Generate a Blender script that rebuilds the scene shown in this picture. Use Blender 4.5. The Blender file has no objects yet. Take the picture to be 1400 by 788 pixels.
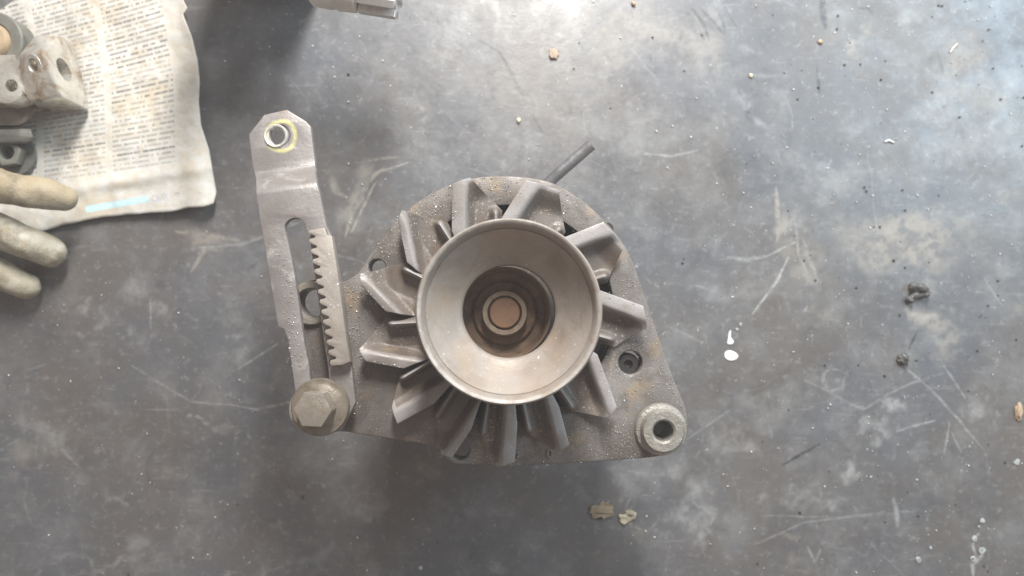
import bpy, bmesh, math, random
import numpy as np
from mathutils import Vector, Matrix, Euler, geometry, noise as mnoise

random.seed(7)
RNG = np.random.default_rng(7)
S = bpy.context.scene
C = S.collection
HAZE = 0.085                     # density of the added veil haze, per metre

# ------------------------------------------------------------------ camera
H = 0.477                       # lens height above the bench, metres
F = 1078.0                      # focal length in units of the photo's pixels (1400 wide)
CAM_ROT = Euler((math.radians(1.807), math.radians(-0.53), 0.0), 'XYZ')
cam_d = bpy.data.cameras.new('camera'); cam = bpy.data.objects.new('camera', cam_d); C.objects.link(cam)
cam.location = (0, 0, H); cam.rotation_euler = CAM_ROT
cam_d.sensor_width = 36.0; cam_d.lens = 36.0 * F / 1400.0
cam_d.clip_start = 0.01; cam_d.clip_end = 20
cam_d.dof.use_dof = True; cam_d.dof.focus_distance = 0.36; cam_d.dof.aperture_fstop = 8.5
S.camera = cam

# ------------------------------------------------------------------ light
w = bpy.data.worlds.new('World'); S.world = w; w.use_nodes = True
bg = w.node_tree.nodes['Background']
bg.inputs['Color'].default_value = (1.0, 0.82, 0.71, 1); bg.inputs['Strength'].default_value = 0.33
def area(name, loc, target, sx, sy, power, col):
    l = bpy.data.lights.new(name, 'AREA'); l.shape = 'RECTANGLE'; l.size = sx; l.size_y = sy
    l.energy = power; l.color = col
    o = bpy.data.objects.new(name, l); C.objects.link(o); o.location = loc
    o.rotation_euler = (Vector(target) - Vector(loc)).to_track_quat('-Z', 'Y').to_euler()
    return o
area('window_light', (0.06, 0.67, 0.60), (0.03, 0.05, 0), 0.12, 0.42, 18, (1.0, 0.97, 0.935))
area('door_light', (0.78, 0.42, 0.70), (0.22, 0.05, 0), 0.5, 0.5, 8.5, (0.66, 0.86, 1.0))
S.view_settings.view_transform = 'Standard'; S.view_settings.look = 'None'
S.view_settings.exposure = 0.0; S.view_settings.gamma = 1.0; S.view_settings.use_curve_mapping = False

# ------------------------------------------------------------------ helpers
RM = CAM_ROT.to_matrix()
def P(px, py, z):
    """where the sight line through photo point (px, py) meets the height z (metres)"""
    d = RM @ Vector(((px - 700) / F, -(py - 394) / F, -1))
    t = (z - H) / d.z
    return Vector((d.x * t, d.y * t, z))
def to_px(x, y, z):             # vectorised inverse, for laying marks on the bench
    R = np.array(RM.transposed())
    q = np.stack([x, y, z - H + 0 * x], -1) @ R.T
    return 700 + F * q[..., 0] / -q[..., 2], 394 - F * q[..., 1] / -q[..., 2]
def sstep(a, b, x):
    t = min(1, max(0, (x - a) / (b - a))); return t * t * (3 - 2 * t)
def nstep(a, b, x):
    t = np.clip((x - a) / (b - a), 0, 1); return t * t * (3 - 2 * t)

def link(name, me, mat=None, parent=None, smooth=None):
    o = bpy.data.objects.new(name, me); C.objects.link(o)
    if mat: me.materials.clear(); me.materials.append(mat)
    if parent: o.parent = parent
    if smooth is not None:
        for p in me.polygons: p.use_smooth = True
        if smooth > 0: me.set_sharp_from_angle(angle=math.radians(smooth))
    return o
def mesh(name, vs, fs, mat=None, parent=None, smooth=None):
    me = bpy.data.meshes.new(name); me.from_pydata([tuple(v) for v in vs], [], fs); me.update()
    return link(name, me, mat, parent, smooth)
def from_bm(name, bm, mat=None, parent=None, smooth=None):
    me = bpy.data.meshes.new(name); bm.to_mesh(me); bm.free()
    return link(name, me, mat, parent, smooth)
def tag(o, label=None, cat=None, group=None, kind=None):
    if label: o['label'] = label
    if cat: o['category'] = cat
    if group: o['group'] = group
    if kind: o['kind'] = kind
    return o
def empty(name, loc, label, cat, group=None):
    o = bpy.data.objects.new(name, None); C.objects.link(o); o.location = loc; o.empty_display_size = 0.02
    return tag(o, label, cat, group)
def adopt(o, root):             # keep world placement under an Empty that is not at the origin
    o.parent = root; o.matrix_parent_inverse = Matrix.Translation(-Vector(root.location)); return o

def spline(pts, n=6, closed=True):
    out = []; m = len(pts)
    for i in range(m if closed else m - 1):
        p = [np.array(pts[(i + k) % m] if closed else pts[min(m - 1, max(0, i + k))], float) for k in (-1, 0, 1, 2)]
        for j in range(n):
            t = j / n
            out.append(tuple(0.5 * (2 * p[1] + (p[2] - p[0]) * t + (2 * p[0] - 5 * p[1] + 4 * p[2] - p[3]) * t * t
                                    + (-p[0] + 3 * p[1] - 3 * p[2] + p[3]) * t ** 3)))
    if not closed: out.append(tuple(pts[-1]))
    return out
def circle(c, r, n=40, ph=0.0, ry=None):
    return [(c[0] + r * math.cos(ph + 2 * math.pi * i / n), c[1] + (ry or r) * math.sin(ph + 2 * math.pi * i / n)) for i in range(n)]
def cdt_plate(loops, z0, z1, bev):
    def inset(lp, d):           # move every point inwards (towards the metal) by d
        out = []; m = len(lp); ar = sum(lp[i][0] * lp[(i + 1) % m][1] - lp[(i + 1) % m][0] * lp[i][1] for i in range(m)); sg = 1 if ar > 0 else -1
        for i in range(m):
            a, b_ = Vector(lp[i - 1]), Vector(lp[(i + 1) % m]); t_ = (b_ - a).normalized(); out.append((lp[i][0] - sg * t_.y * d, lp[i][1] + sg * t_.x * d))
        return out
    rings = [loops, [inset(lp, bev * .3 * (1 if k == 0 else -1)) for k, lp in enumerate(loops)], [inset(lp, bev * (1 if k == 0 else -1)) for k, lp in enumerate(loops)]]
    pts = []; edges = []
    for lp in rings[2]:
        o_ = len(pts); pts += [Vector(p) for p in lp]; edges += [(o_ + i, o_ + (i + 1) % len(lp)) for i in range(len(lp))]
    vo, _, fo, *_ = geometry.delaunay_2d_cdt(pts, edges, [], 0, 1e-9)
    fs_ = [f for f in fo if inside(sum((vo[i] for i in f), Vector((0, 0))) / len(f), rings[2][0]) and not any(inside(sum((vo[i] for i in f), Vector((0, 0))) / len(f), lp) for lp in rings[2][1:])]
    bm = bmesh.new()
    for zz, fl in ((z1, False), (z0, True)):
        V = [bm.verts.new((v.x, v.y, zz)) for v in vo]
        for f in fs_:
            try: bm.faces.new([V[i] for i in (f[::-1] if fl else f)])
            except ValueError: pass
    for k in range(len(loops)):
        lv = [[bm.verts.new((p[0], p[1], zz)) for p in rings[q_][k]] for q_, zz in ((2, z1), (1, z1 - bev * .3), (0, z1 - bev), (0, z0 + bev), (1, z0 + bev * .3), (2, z0))]
        for a, b_ in zip(lv, lv[1:]):
            for i in range(len(a)): j = (i + 1) % len(a); bm.faces.new((a[i], a[j], b_[j], b_[i]))
    bmesh.ops.remove_doubles(bm, verts=bm.verts, dist=1e-6)
    bmesh.ops.delete(bm, geom=[v for v in bm.verts if not v.link_faces], context='VERTS'); bmesh.ops.recalc_face_normals(bm, faces=bm.faces)
    me = bpy.data.meshes.new('plate'); bm.to_mesh(me); bm.free(); return me
def plate_mesh(loops, z0, z1, bev=0.0005):
    """flat plate with holes: outline loops in metres, from z0 to z1, edges rounded"""
    if len(loops) > 6: return cdt_plate(loops, z0, z1, bev)
    cu = bpy.data.curves.new('tmp', 'CURVE'); cu.dimensions = '2D'; cu.fill_mode = 'BOTH'
    for lp in loops:
        s = cu.splines.new('POLY'); s.points.add(len(lp) - 1); s.use_cyclic_u = True
        for i, p in enumerate(lp): s.points[i].co = (p[0], p[1], 0, 1)
    cu.extrude = max(1e-5, (z1 - z0) / 2 - bev); cu.bevel_depth = bev; cu.bevel_resolution = 1; cu.offset = -bev
    o = bpy.data.objects.new('tmp', cu); C.objects.link(o)
    dg = bpy.context.evaluated_depsgraph_get(); dg.update()
    me = bpy.data.meshes.new_from_object(o.evaluated_get(dg)); me.transform(Matrix.Translation((0, 0, (z0 + z1) / 2)))
    bpy.data.objects.remove(o); bpy.data.curves.remove(cu)
    bm = bmesh.new(); bm.from_mesh(me); bmesh.ops.remove_doubles(bm, verts=bm.verts, dist=2e-6); bmesh.ops.recalc_face_normals(bm, faces=bm.faces); bm.to_mesh(me); bm.free()
    return me
def px_loop(pts, z): return [tuple(P(x, y, z).xy) for x, y in pts]
def plate(name, loops, z0, z1, mat, parent=None, bev=0.0005):
    return link(name, plate_mesh(loops, z0, z1, bev), mat, parent, 35)
def lathe_mesh(prof, n=96, wob=0.0):
    vs = []; fs = []; m = len(prof)
    for i in range(n):
        a = 2 * math.pi * i / n
        for k, (r, z) in enumerate(prof):
            rr = r * (1 + wob * math.sin(3 * a + k) * 0.5)
            vs.append((rr * math.cos(a), rr * math.sin(a), z))
    for i in range(n):
        for k in range(m - 1):
            a = i * m + k; b = ((i + 1) % n) * m + k
            fs.append((a, b, b + 1, a + 1))
    bm = bmesh.new()
    V = [bm.verts.new(v) for v in vs]
    for f in fs:
        try: bm.faces.new([V[i] for i in f])
        except ValueError: pass
    bmesh.ops.remove_doubles(bm, verts=bm.verts, dist=1e-7)
    bmesh.ops.recalc_face_normals(bm, faces=bm.faces)
    return bm
def lathe(name, prof, mat, loc=(0, 0, 0), parent=None, n=96, smooth=40, rot=None):
    bm = lathe_mesh(prof, n)
    M = Matrix.Translation(loc) @ (rot.to_4x4() if rot else Matrix())
    bm.transform(M)
    return from_bm(name, bm, mat, parent, smooth)
def prism(name, pts, z0, z1, mat, parent=None, bev=0.0006, smooth=35):
    bm = bmesh.new()
    b = [bm.verts.new((p[0], p[1], z0)) for p in pts]; t = [bm.verts.new((p[0], p[1], z1)) for p in pts]
    bm.faces.new(b[::-1]); bm.faces.new(t)
    for i in range(len(pts)): j = (i + 1) % len(pts); bm.faces.new((b[i], b[j], t[j], t[i]))
    bmesh.ops.recalc_face_normals(bm, faces=bm.faces)
    if bev: bmesh.ops.bevel(bm, geom=bm.edges[:], offset=bev, segments=2, profile=0.6, affect='EDGES')
    return from_bm(name, bm, mat, parent, smooth)
def tube_mesh(path, radii, n=20, cap=True):
    bm = bmesh.new(); rings = []
    path = [Vector(p) for p in path]; radii = [float(r_) for r_ in radii]
    for i, p in enumerate(path):
        d = (path[min(i + 1, len(path) - 1)] - path[max(i - 1, 0)]).normalized()
        u = d.cross(Vector((0, 0, 1)));  u = u.normalized() if u.length > 1e-6 else Vector((1, 0, 0))
        v = u.cross(d)
        rings.append([bm.verts.new(p + radii[i] * (math.cos(2 * math.pi * k / n) * u + math.sin(2 * math.pi * k / n) * v)) for k in range(n)])
    for a, b in zip(rings, rings[1:]):
        for k in range(n): bm.faces.new((a[k], a[(k + 1) % n], b[(k + 1) % n], b[k]))
    if cap: bm.faces.new(rings[0][::-1]); bm.faces.new(rings[-1])
    bmesh.ops.recalc_face_normals(bm, faces=bm.faces)
    return bm
def bake(o):                    # apply the modifiers of o
    dg = bpy.context.evaluated_depsgraph_get(); dg.update()
    me = bpy.data.meshes.new_from_object(o.evaluated_get(dg)); old = o.data
    o.modifiers.clear(); o.data = me; me.name = old.name; bpy.data.meshes.remove(old)
def cutter(p, nrm, r_, depth, n=32, sx=1.0):
    q_ = Vector(nrm).normalized().to_track_quat('Z', 'Y').to_matrix().to_4x4()
    bm = bmesh.new(); bmesh.ops.create_cone(bm, cap_ends=True, segments=n, radius1=r_, radius2=r_, depth=2 * depth)
    bm.transform(Matrix.Translation(p) @ q_ @ Matrix.Diagonal((sx, 1, 1, 1)))
    return from_bm('tmp_cut', bm)
def cut(o, cs):
    for c_ in cs:
        md = o.modifiers.new('c', 'BOOLEAN'); md.object = c_; md.operation = 'DIFFERENCE'; md.solver = 'EXACT'
    m_ = o.data.materials[0]; bake(o); o.data.materials.clear(); o.data.materials.append(m_)
    for c_ in cs: bpy.data.objects.remove(c_)
    for p_ in o.data.polygons: p_.use_smooth = True
    o.data.set_sharp_from_angle(angle=math.radians(30))
def inside(pt, poly):
    x, y = pt; c = False; j = len(poly) - 1
    for i in range(len(poly)):
        xi, yi = poly[i]; xj, yj = poly[j]
        if (yi > y) != (yj > y) and x < (xj - xi) * (y - yi) / (yj - yi) + xi: c = not c
        j = i
    return c

# ------------------------------------------------------------------ materials
class NT:
    def __init__(s, name):
        s.m = bpy.data.materials.new(name); s.m.use_nodes = True; s.t = s.m.node_tree; s.n = s.t.nodes
        s.b = s.n['Principled BSDF']; s.co = s.n.new('ShaderNodeTexCoord').outputs['Object']
    def put(s, sock, v):
        if isinstance(v, bpy.types.NodeSocket): s.t.links.new(v, sock)
        elif isinstance(v, (tuple, list)) and len(v) == 3 and sock.type == 'RGBA': sock.default_value = (*v, 1)
        else: sock.default_value = v
    def set(s, **k):
        for a, v in k.items(): s.put(s.b.inputs[a.replace('_', ' ')], v)
    def noise(s, scale, detail=5, rough=0.6, co=None, dist=0.0, out='Fac'):
        n = s.n.new('ShaderNodeTexNoise'); n.inputs['Scale'].default_value = scale; n.inputs['Detail'].default_value = detail
        n.inputs['Roughness'].default_value = rough; n.inputs['Distortion'].default_value = dist
        s.put(n.inputs['Vector'], co or s.co); return n.outputs[out]
    def voro(s, scale, co=None, feature='F1', out='Distance'):
        n = s.n.new('ShaderNodeTexVoronoi'); n.feature = feature; n.inputs['Scale'].default_value = scale
        s.put(n.inputs['Vector'], co or s.co); return n.outputs[out]
    def mapping(s, loc=(0, 0, 0), rot=(0, 0, 0), scale=(1, 1, 1), co=None):
        n = s.n.new('ShaderNodeMapping'); s.put(n.inputs['Vector'], co or s.co)
        n.inputs['Location'].default_value = loc; n.inputs['Rotation'].default_value = rot; n.inputs['Scale'].default_value = scale
        return n.outputs[0]
    def ramp(s, v, a, b, lo=0.0, hi=1.0):
        n = s.n.new('ShaderNodeMapRange'); n.interpolation_type = 'SMOOTHSTEP'; s.put(n.inputs['Value'], v)
        for k, x in (('From Min', a), ('From Max', b), ('To Min', lo), ('To Max', hi)): n.inputs[k].default_value = x
        return n.outputs[0]
    def math(s, op, a, b=0.0):
        n = s.n.new('ShaderNodeMath'); n.operation = op; s.put(n.inputs[0], a); s.put(n.inputs[1], b); return n.outputs[0]
    def mix(s, f, a, b, mode='MIX'):
        n = s.n.new('ShaderNodeMix'); n.data_type = 'RGBA'; n.blend_type = mode
        s.put(n.inputs[0], f); s.put(n.inputs[6], a); s.put(n.inputs[7], b); return n.outputs[2]
    def sep(s, v):
        n = s.n.new('ShaderNodeSeparateXYZ'); s.put(n.inputs[0], v); return n.outputs
    def comb(s, x, y, z=0.0):
        n = s.n.new('ShaderNodeCombineXYZ'); s.put(n.inputs[0], x); s.put(n.inputs[1], y); s.put(n.inputs[2], z); return n.outputs[0]
    def bump(s, h, strength, dist):
        n = s.n.new('ShaderNodeBump'); n.inputs['Strength'].default_value = strength; n.inputs['Distance'].default_value = dist
        s.put(n.inputs['Height'], h)
        if s.b.inputs['Normal'].is_linked: s.t.links.new(s.b.inputs['Normal'].links[0].from_socket, n.inputs['Normal'])
        s.t.links.new(n.outputs[0], s.b.inputs['Normal'])

def grimy(name, base, dirt, dirt_at=(0.45, 0.7), dscale=90, rough=0.5, metal=0.2, bump=(0.3, 900, 0.0003), dust=None, dust_at=(0.62, 0.72), duscale=500, rust=None):
    t = NT(name)
    v = t.noise(26, 4); c = t.mix(t.ramp(v, 0.3, 0.7), base, tuple(x * 0.78 for x in base))
    d = t.ramp(t.noise(dscale, 8, 0.68, dist=0.6), *dirt_at)
    c = t.mix(d, c, dirt)
    if rust:
        r = t.ramp(t.noise(45, 7, 0.7, co=t.mapping((3, 1, 2))), 0.52, 0.68); c = t.mix(r, c, rust)
    if dust:
        k = t.math('MULTIPLY', t.ramp(t.noise(duscale, 3, 0.6), *dust_at), t.ramp(t.noise(40, 3), 0.38, 0.6))
        c = t.mix(k, c, dust)
    t.set(Base_Color=c, Metallic=metal, Roughness=t.ramp(t.noise(dscale * 1.7, 5), 0.3, 0.7, rough - 0.1, rough + 0.15))
    t.bump(t.noise(bump[1], 4, 0.6), bump[0], bump[2])
    return t
mPulley = grimy('pulley steel', (0.315, 0.28, 0.25), (0.215, 0.18, 0.15), (0.44, 0.74), 70, 0.52, 0.15, (0.18, 700, 0.0003), (0.66, 0.63, 0.58), (0.66, 0.72), 800)
t = mPulley                         # turning marks: relief that depends on the radius only
x, y, z = t.sep(t.mapping((-0.00176, -0.0006, 0)))
rd = t.math('SQRT', t.math('ADD', t.math('POWER', x, 2.0), t.math('POWER', y, 2.0)))
rn = t.noise(1.0, 4, 0.7, co=t.comb(t.math('MULTIPLY', rd, 1800.0), t.math('MULTIPLY', z, 300.0)))
t.bump(rn, 0.4, 0.0004)
bc = t.b.inputs['Base Color'].links[0].from_socket
bc = t.mix(t.ramp(rn, 0.4, 0.75, 0, 0.35), bc, (0.24, 0.20, 0.165))
bc = t.mix(t.ramp(t.noise(38, 7, 0.7, co=t.mapping((2, 9, 4))), 0.5, 0.72, 0, 0.8), bc, (0.30, 0.235, 0.175))
bc = t.mix(t.math('MULTIPLY', t.ramp(rd, 0.0345, 0.0358), t.ramp(t.noise(160, 5), 0.42, 0.6)), bc, (0.34, 0.315, 0.29))
t.set(Base_Color=bc)
mPulley = mPulley.m
mCup = grimy('rusty pulley cup', (0.19, 0.125, 0.08), (0.10, 0.066, 0.042), (0.42, 0.66), 120, 0.7, 0.0, (0.4, 600, 0.0005), None, rust=(0.27, 0.17, 0.10)).m
mNut = grimy('dull nut steel', (0.30, 0.24, 0.18), (0.18, 0.13, 0.09), (0.45, 0.7), 200, 0.5, 0.3, (0.3, 700, 0.0004)).m
mRust = grimy('rusty shaft end', (0.25, 0.142, 0.08), (0.165, 0.095, 0.055), (0.45, 0.7), 220, 0.65, 0.05, (0.4, 700, 0.0004)).m
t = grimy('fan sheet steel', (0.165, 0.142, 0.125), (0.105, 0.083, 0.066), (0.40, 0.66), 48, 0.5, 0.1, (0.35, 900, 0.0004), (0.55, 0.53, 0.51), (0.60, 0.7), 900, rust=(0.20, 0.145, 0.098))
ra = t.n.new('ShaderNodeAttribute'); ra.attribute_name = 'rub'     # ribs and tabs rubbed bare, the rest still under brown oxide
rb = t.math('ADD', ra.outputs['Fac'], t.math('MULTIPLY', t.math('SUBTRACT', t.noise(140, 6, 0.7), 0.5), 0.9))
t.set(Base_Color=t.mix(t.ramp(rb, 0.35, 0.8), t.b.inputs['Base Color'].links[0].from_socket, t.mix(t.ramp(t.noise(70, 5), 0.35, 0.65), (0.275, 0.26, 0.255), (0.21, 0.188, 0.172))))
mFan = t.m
mCast = grimy('sandy cast alloy', (0.175, 0.157, 0.145), (0.105, 0.09, 0.078), (0.42, 0.66), 75, 0.5, 0.15, (0.35, 1500, 0.0004), (0.42, 0.40, 0.38), (0.56, 0.72), 1300, rust=(0.21, 0.16, 0.105)).m
mBoss = grimy('worn boss alloy', (0.34, 0.32, 0.285), (0.22, 0.19, 0.15), (0.46, 0.72), 160, 0.42, 0.4, (0.7, 700, 0.0006), (0.72, 0.71, 0.69), (0.6, 0.7), 520).m
mBolt = grimy('zinc bolt', (0.31, 0.28, 0.235), (0.24, 0.19, 0.135), (0.5, 0.78), 130, 0.4, 0.45, (0.3, 800, 0.0004), (0.66, 0.62, 0.55), (0.62, 0.72), 500).m
mWasher = grimy('grimy bolt flange', (0.235, 0.205, 0.165), (0.15, 0.12, 0.085), (0.45, 0.72), 130, 0.36, 0.4, (0.3, 800, 0.0004)).m
mBoltHead = grimy('worn bolt head', (0.38, 0.345, 0.295), (0.30, 0.24, 0.17), (0.5, 0.74), 160, 0.3, 0.6, (0.35, 700, 0.0004)).m
mDark = grimy('dark screw', (0.035, 0.03, 0.028), (0.02, 0.018, 0.016), (0.4, 0.7), 300, 0.5, 0.3).m
mBody = grimy('stator steel', (0.16, 0.145, 0.13), (0.08, 0.07, 0.06), (0.42, 0.68), 60, 0.55, 0.3, rust=(0.2, 0.13, 0.08)).m
mRack = grimy('toothed rack steel', (0.33, 0.295, 0.26), (0.21, 0.175, 0.14), (0.5, 0.78), 80, 0.45, 0.25, (0.3, 900, 0.0003), (0.7, 0.68, 0.64), (0.62, 0.72), 400).m

# the arm: grey steel, bare and pitted along the slot, a worn yellow ring of paint round the end hole
RING = P(382.5, 184.5, 0.110)
t = NT('arm steel')
c = t.mix(t.ramp(t.noise(30, 5), 0.3, 0.7), (0.255, 0.236, 0.226), (0.2, 0.183, 0.175))
c = t.mix(t.ramp(t.noise(85, 8, 0.7, dist=0.8), 0.52, 0.76), c, (0.42, 0.405, 0.38))
c = t.mix(t.ramp(t.noise(55, 7, 0.7, co=t.mapping((5, 2, 0))), 0.56, 0.75), c, (0.19, 0.16, 0.135))
c = t.mix(t.ramp(t.noise(70, 8, 0.75, co=t.mapping((8, 3, 1), scale=(1, .35, 1))), 0.55, 0.7, 0, .8), c, (0.235, 0.165, 0.115))
x, y, z = t.sep(t.mapping((-RING.x, -RING.y, 0)))
d = t.math('SQRT', t.math('ADD', t.math('POWER', x, 2.0), t.math('POWER', y, 2.0)))
d = t.math('ADD', d, t.math('MULTIPLY', t.math('SUBTRACT', t.noise(160, 4), 0.5), 0.0022))
ring = t.math('MULTIPLY', t.ramp(d, 0.0056, 0.0064), t.ramp(d, 0.0070, 0.0086, 1.0, 0.0))
ring = t.math('MULTIPLY', ring, t.ramp(t.noise(120, 5), 0.3, 0.55, 0.35, 1.0))
c = t.mix(t.math('MULTIPLY', ring, 0.6), c, (0.70, 0.67, 0.26))
t.set(Base_Color=c, Metallic=0.3, Roughness=t.ramp(t.noise(130, 5), 0.3, 0.7, 0.34, 0.55))
t.bump(t.noise(600, 5, 0.65), 0.35, 0.0005)
mArm = t.m
mBush = grimy('bright bush', (0.80, 0.79, 0.75), (0.55, 0.53, 0.48), (0.5, 0.75), 300, 0.3, 0.6).m
mCable = grimy('grey cable', (0.42, 0.43, 0.45), (0.26, 0.265, 0.28), (0.45, 0.75), 60, 0.34, 0.85, (0.15, 800, 0.0003)).m
mCore = grimy('cable core', (0.45, 0.42, 0.38), (0.2, 0.18, 0.16), rough=0.4, metal=0.6).m
mAlloy = grimy('bright alloy', (0.70, 0.68, 0.62), (0.38, 0.29, 0.19), (0.48, 0.66), 75, 0.24, 0.6, (0.5, 260, 0.0012)).m
mTan = grimy('tan rubber', (0.40, 0.30, 0.19), (0.27, 0.20, 0.13), (0.45, 0.7), 60, 0.6, 0.0).m
mGrey = grimy('grey iron', (0.20, 0.20, 0.175), (0.12, 0.115, 0.10), (0.4, 0.7), 70, 0.5, 0.3).m
mIron = grimy('brown iron', (0.22, 0.18, 0.14), (0.12, 0.10, 0.08), (0.4, 0.7), 70, 0.55, 0.2).m
mWhite = grimy('white plastic collar', (0.82, 0.80, 0.74), (0.58, 0.53, 0.44), (0.5, 0.8), 40, 0.45, 0.0, (0.2, 300, 0.0004)).m
mSpline = grimy('bright spline steel', (0.80, 0.78, 0.75), (0.55, 0.52, 0.48), (0.48, 0.7), 130, 0.35, 0.3).m
mShaft = grimy('dull shaft', (0.40, 0.34, 0.29), (0.26, 0.21, 0.17), (0.45, 0.7), 50, 0.5, 0.2).m
mGrain = grimy('bright grains', (0.60, 0.59, 0.58), (0.30, 0.28, 0.26), (0.4, 0.6), 300, 0.35, 0.3).m
mGrit = grimy('pale grit', (0.74, 0.74, 0.72), (0.55, 0.52, 0.46), (0.45, 0.6), 30, 0.5, 0.0).m
mCrumbD = grimy('dark crumbs', (0.055, 0.05, 0.05), (0.03, 0.028, 0.026), (0.4, 0.6), 200, 0.55, 0.0).m
mRubber = grimy('black rubber', (0.075, 0.073, 0.07), (0.16, 0.155, 0.15), (0.5, 0.68), 420, 0.42, 0.0, (0.6, 700, 0.0007)).m
mFlake = grimy('tan flake', (0.34, 0.27, 0.18), (0.23, 0.17, 0.11), (0.42, 0.62), 260, 0.7, 0.0, (0.6, 700, 0.0005)).m
mFlakeP = grimy('pale flake', (0.36, 0.285, 0.215), (0.26, 0.20, 0.15), (0.42, 0.62), 260, 0.7, 0.0).m
mStraw = grimy('straw flake', (0.50, 0.45, 0.33), (0.33, 0.28, 0.19), (0.45, 0.65), 300, 0.7, 0.0, (0.6, 700, 0.0005)).m
mChipY = grimy('yellow seed', (0.66, 0.60, 0.42), (0.5, 0.43, 0.28), (0.45, 0.7), 300, 0.6, 0.0).m
mChipO = grimy('orange chip', (0.46, 0.335, 0.225), (0.33, 0.235, 0.16), (0.45, 0.65), 400, 0.6, 0.0).m
mPaintOld = grimy('worn paint', (0.46, 0.48, 0.47), (0.24, 0.25, 0.25), (0.4, 0.6), 420, 0.5, 0.0).m
mPaint = grimy('white paint', (0.82, 0.84, 0.84), (0.66, 0.67, 0.66), (0.5, 0.75), 200, 0.4, 0.0, (0.2, 500, 0.0004)).m

# ------------------------------------------------------------------ the bench
def vnoise(X, Y, scale, octaves=4, seed=0):
    out = np.zeros_like(X); amp = 1.0; tot = 0
    for o in range(octaves):
        r = np.random.default_rng(seed + o * 31); g = r.random((256, 256))
        x = X * scale + 37.3 * o; y = Y * scale + 11.7 * o
        xi = np.floor(x).astype(int); yi = np.floor(y).astype(int); fx = x - xi; fy = y - yi
        fx = fx * fx * (3 - 2 * fx); fy = fy * fy * (3 - 2 * fy)
        a = g[xi % 256, yi % 256]; b = g[(xi + 1) % 256, yi % 256]; c_ = g[xi % 256, (yi + 1) % 256]; d_ = g[(xi + 1) % 256, (yi + 1) % 256]
        out += amp * ((a * (1 - fx) + b * fx) * (1 - fy) + (c_ * (1 - fx) + d_ * fx) * fy); tot += amp; amp *= 0.55; scale *= 2.1
    return out / tot
NX, NY = 1000, 580
gx = np.concatenate([[-0.75, -0.5], np.linspace(-0.325, 0.33, NX), [0.5, 0.75]])
gy = np.concatenate([[-0.45, -0.3], np.linspace(-0.175, 0.205, NY), [0.35, 0.55]])
X, Y = np.meshgrid(gx, gy); PX, PY = to_px(X, Y, np.zeros_like(X))
light = np.zeros_like(X); dark = np.zeros_like(X); tan = np.zeros_like(X)
N1 = vnoise(PX, PY, 1 / 60, 5, 1); N2 = vnoise(PX, PY, 1 / 14, 4, 5); N3 = vnoise(PX, PY, 1 / 5, 3, 9)
WX = (vnoise(PX, PY, 1 / 35, 4, 20) - 0.5); WY = (vnoise(PX, PY, 1 / 35, 4, 40) - 0.5)
def blob(L, cx, cy, rx, ry, a, rot=0, warp=85, soft=0.85, tex=0.75):
    x = PX + WX * warp - cx; y = PY + WY * warp - cy; r = math.radians(rot)
    u = x * math.cos(r) + y * math.sin(r); v = -x * math.sin(r) + y * math.cos(r)
    d = np.sqrt((u / rx) ** 2 + (v / ry) ** 2)
    m = nstep(1.0, 1.0 - soft, d) * (1 - tex + tex * nstep(0.3, 0.62, N2 * 0.6 + N3 * 0.4))
    np.maximum(L, a * m, out=L)
def stroke(L, pts, wd, a, warp=4, tex=0.6, taper=True):
    pts = np.array(pts, float); x = PX + WX * warp; y = PY + WY * warp; best = np.full_like(X, 1e9); tt = np.zeros_like(X)
    lo = pts.min(0) - 12; hi = pts.max(0) + 12
    sel = (PX > lo[0]) & (PX < hi[0]) & (PY > lo[1]) & (PY < hi[1])
    xs, ys = x[sel], y[sel]; bs = np.full_like(xs, 1e9); ts = np.zeros_like(xs); n = len(pts) - 1
    for i in range(n):
        a0, b0 = pts[i], pts[i + 1]; d = b0 - a0; k = np.clip(((xs - a0[0]) * d[0] + (ys - a0[1]) * d[1]) / (d @ d), 0, 1)
        q = np.hypot(xs - a0[0] - k * d[0], ys - a0[1] - k * d[1]); m = q < bs; bs[m] = q[m]; ts[m] = ((i + k) / n)[m]
    wloc = wd * (np.sin(np.pi * np.clip(ts, 0.02, 0.98)) ** 0.5 if taper else 1)
    m = nstep(wloc + 0.9, wloc * 0.3, bs) * (1 - tex + tex * nstep(0.3, 0.6, N3[sel]))
    L[sel] = np.maximum(L[sel], a * m)
for a in (([(470, 322), (484, 285), (503, 248), (524, 230)], 5, .8), ([(478, 318), (492, 290), (512, 252)], 2.2, 1.0), ([(500, 250), (515, 236), (560, 222)], 2.0, .7), ([(452, 248), (460, 262), (474, 270)], 3, .7), ([(240, 318), (285, 322), (325, 330)], 5, .6), ([(282, 320), (278, 345), (262, 372)], 4, .6), ([(500, 222), (520, 216), (545, 214)], 2, .5), ([(1060, 255), (1064, 300), (1062, 330)], 4, .7), ([(1098, 330), (1108, 360), (1116, 385)], 5, .6), ([(1085, 300), (1092, 345), (1104, 375)], 2, .6)): stroke(tan, *a, warp=8)
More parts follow.
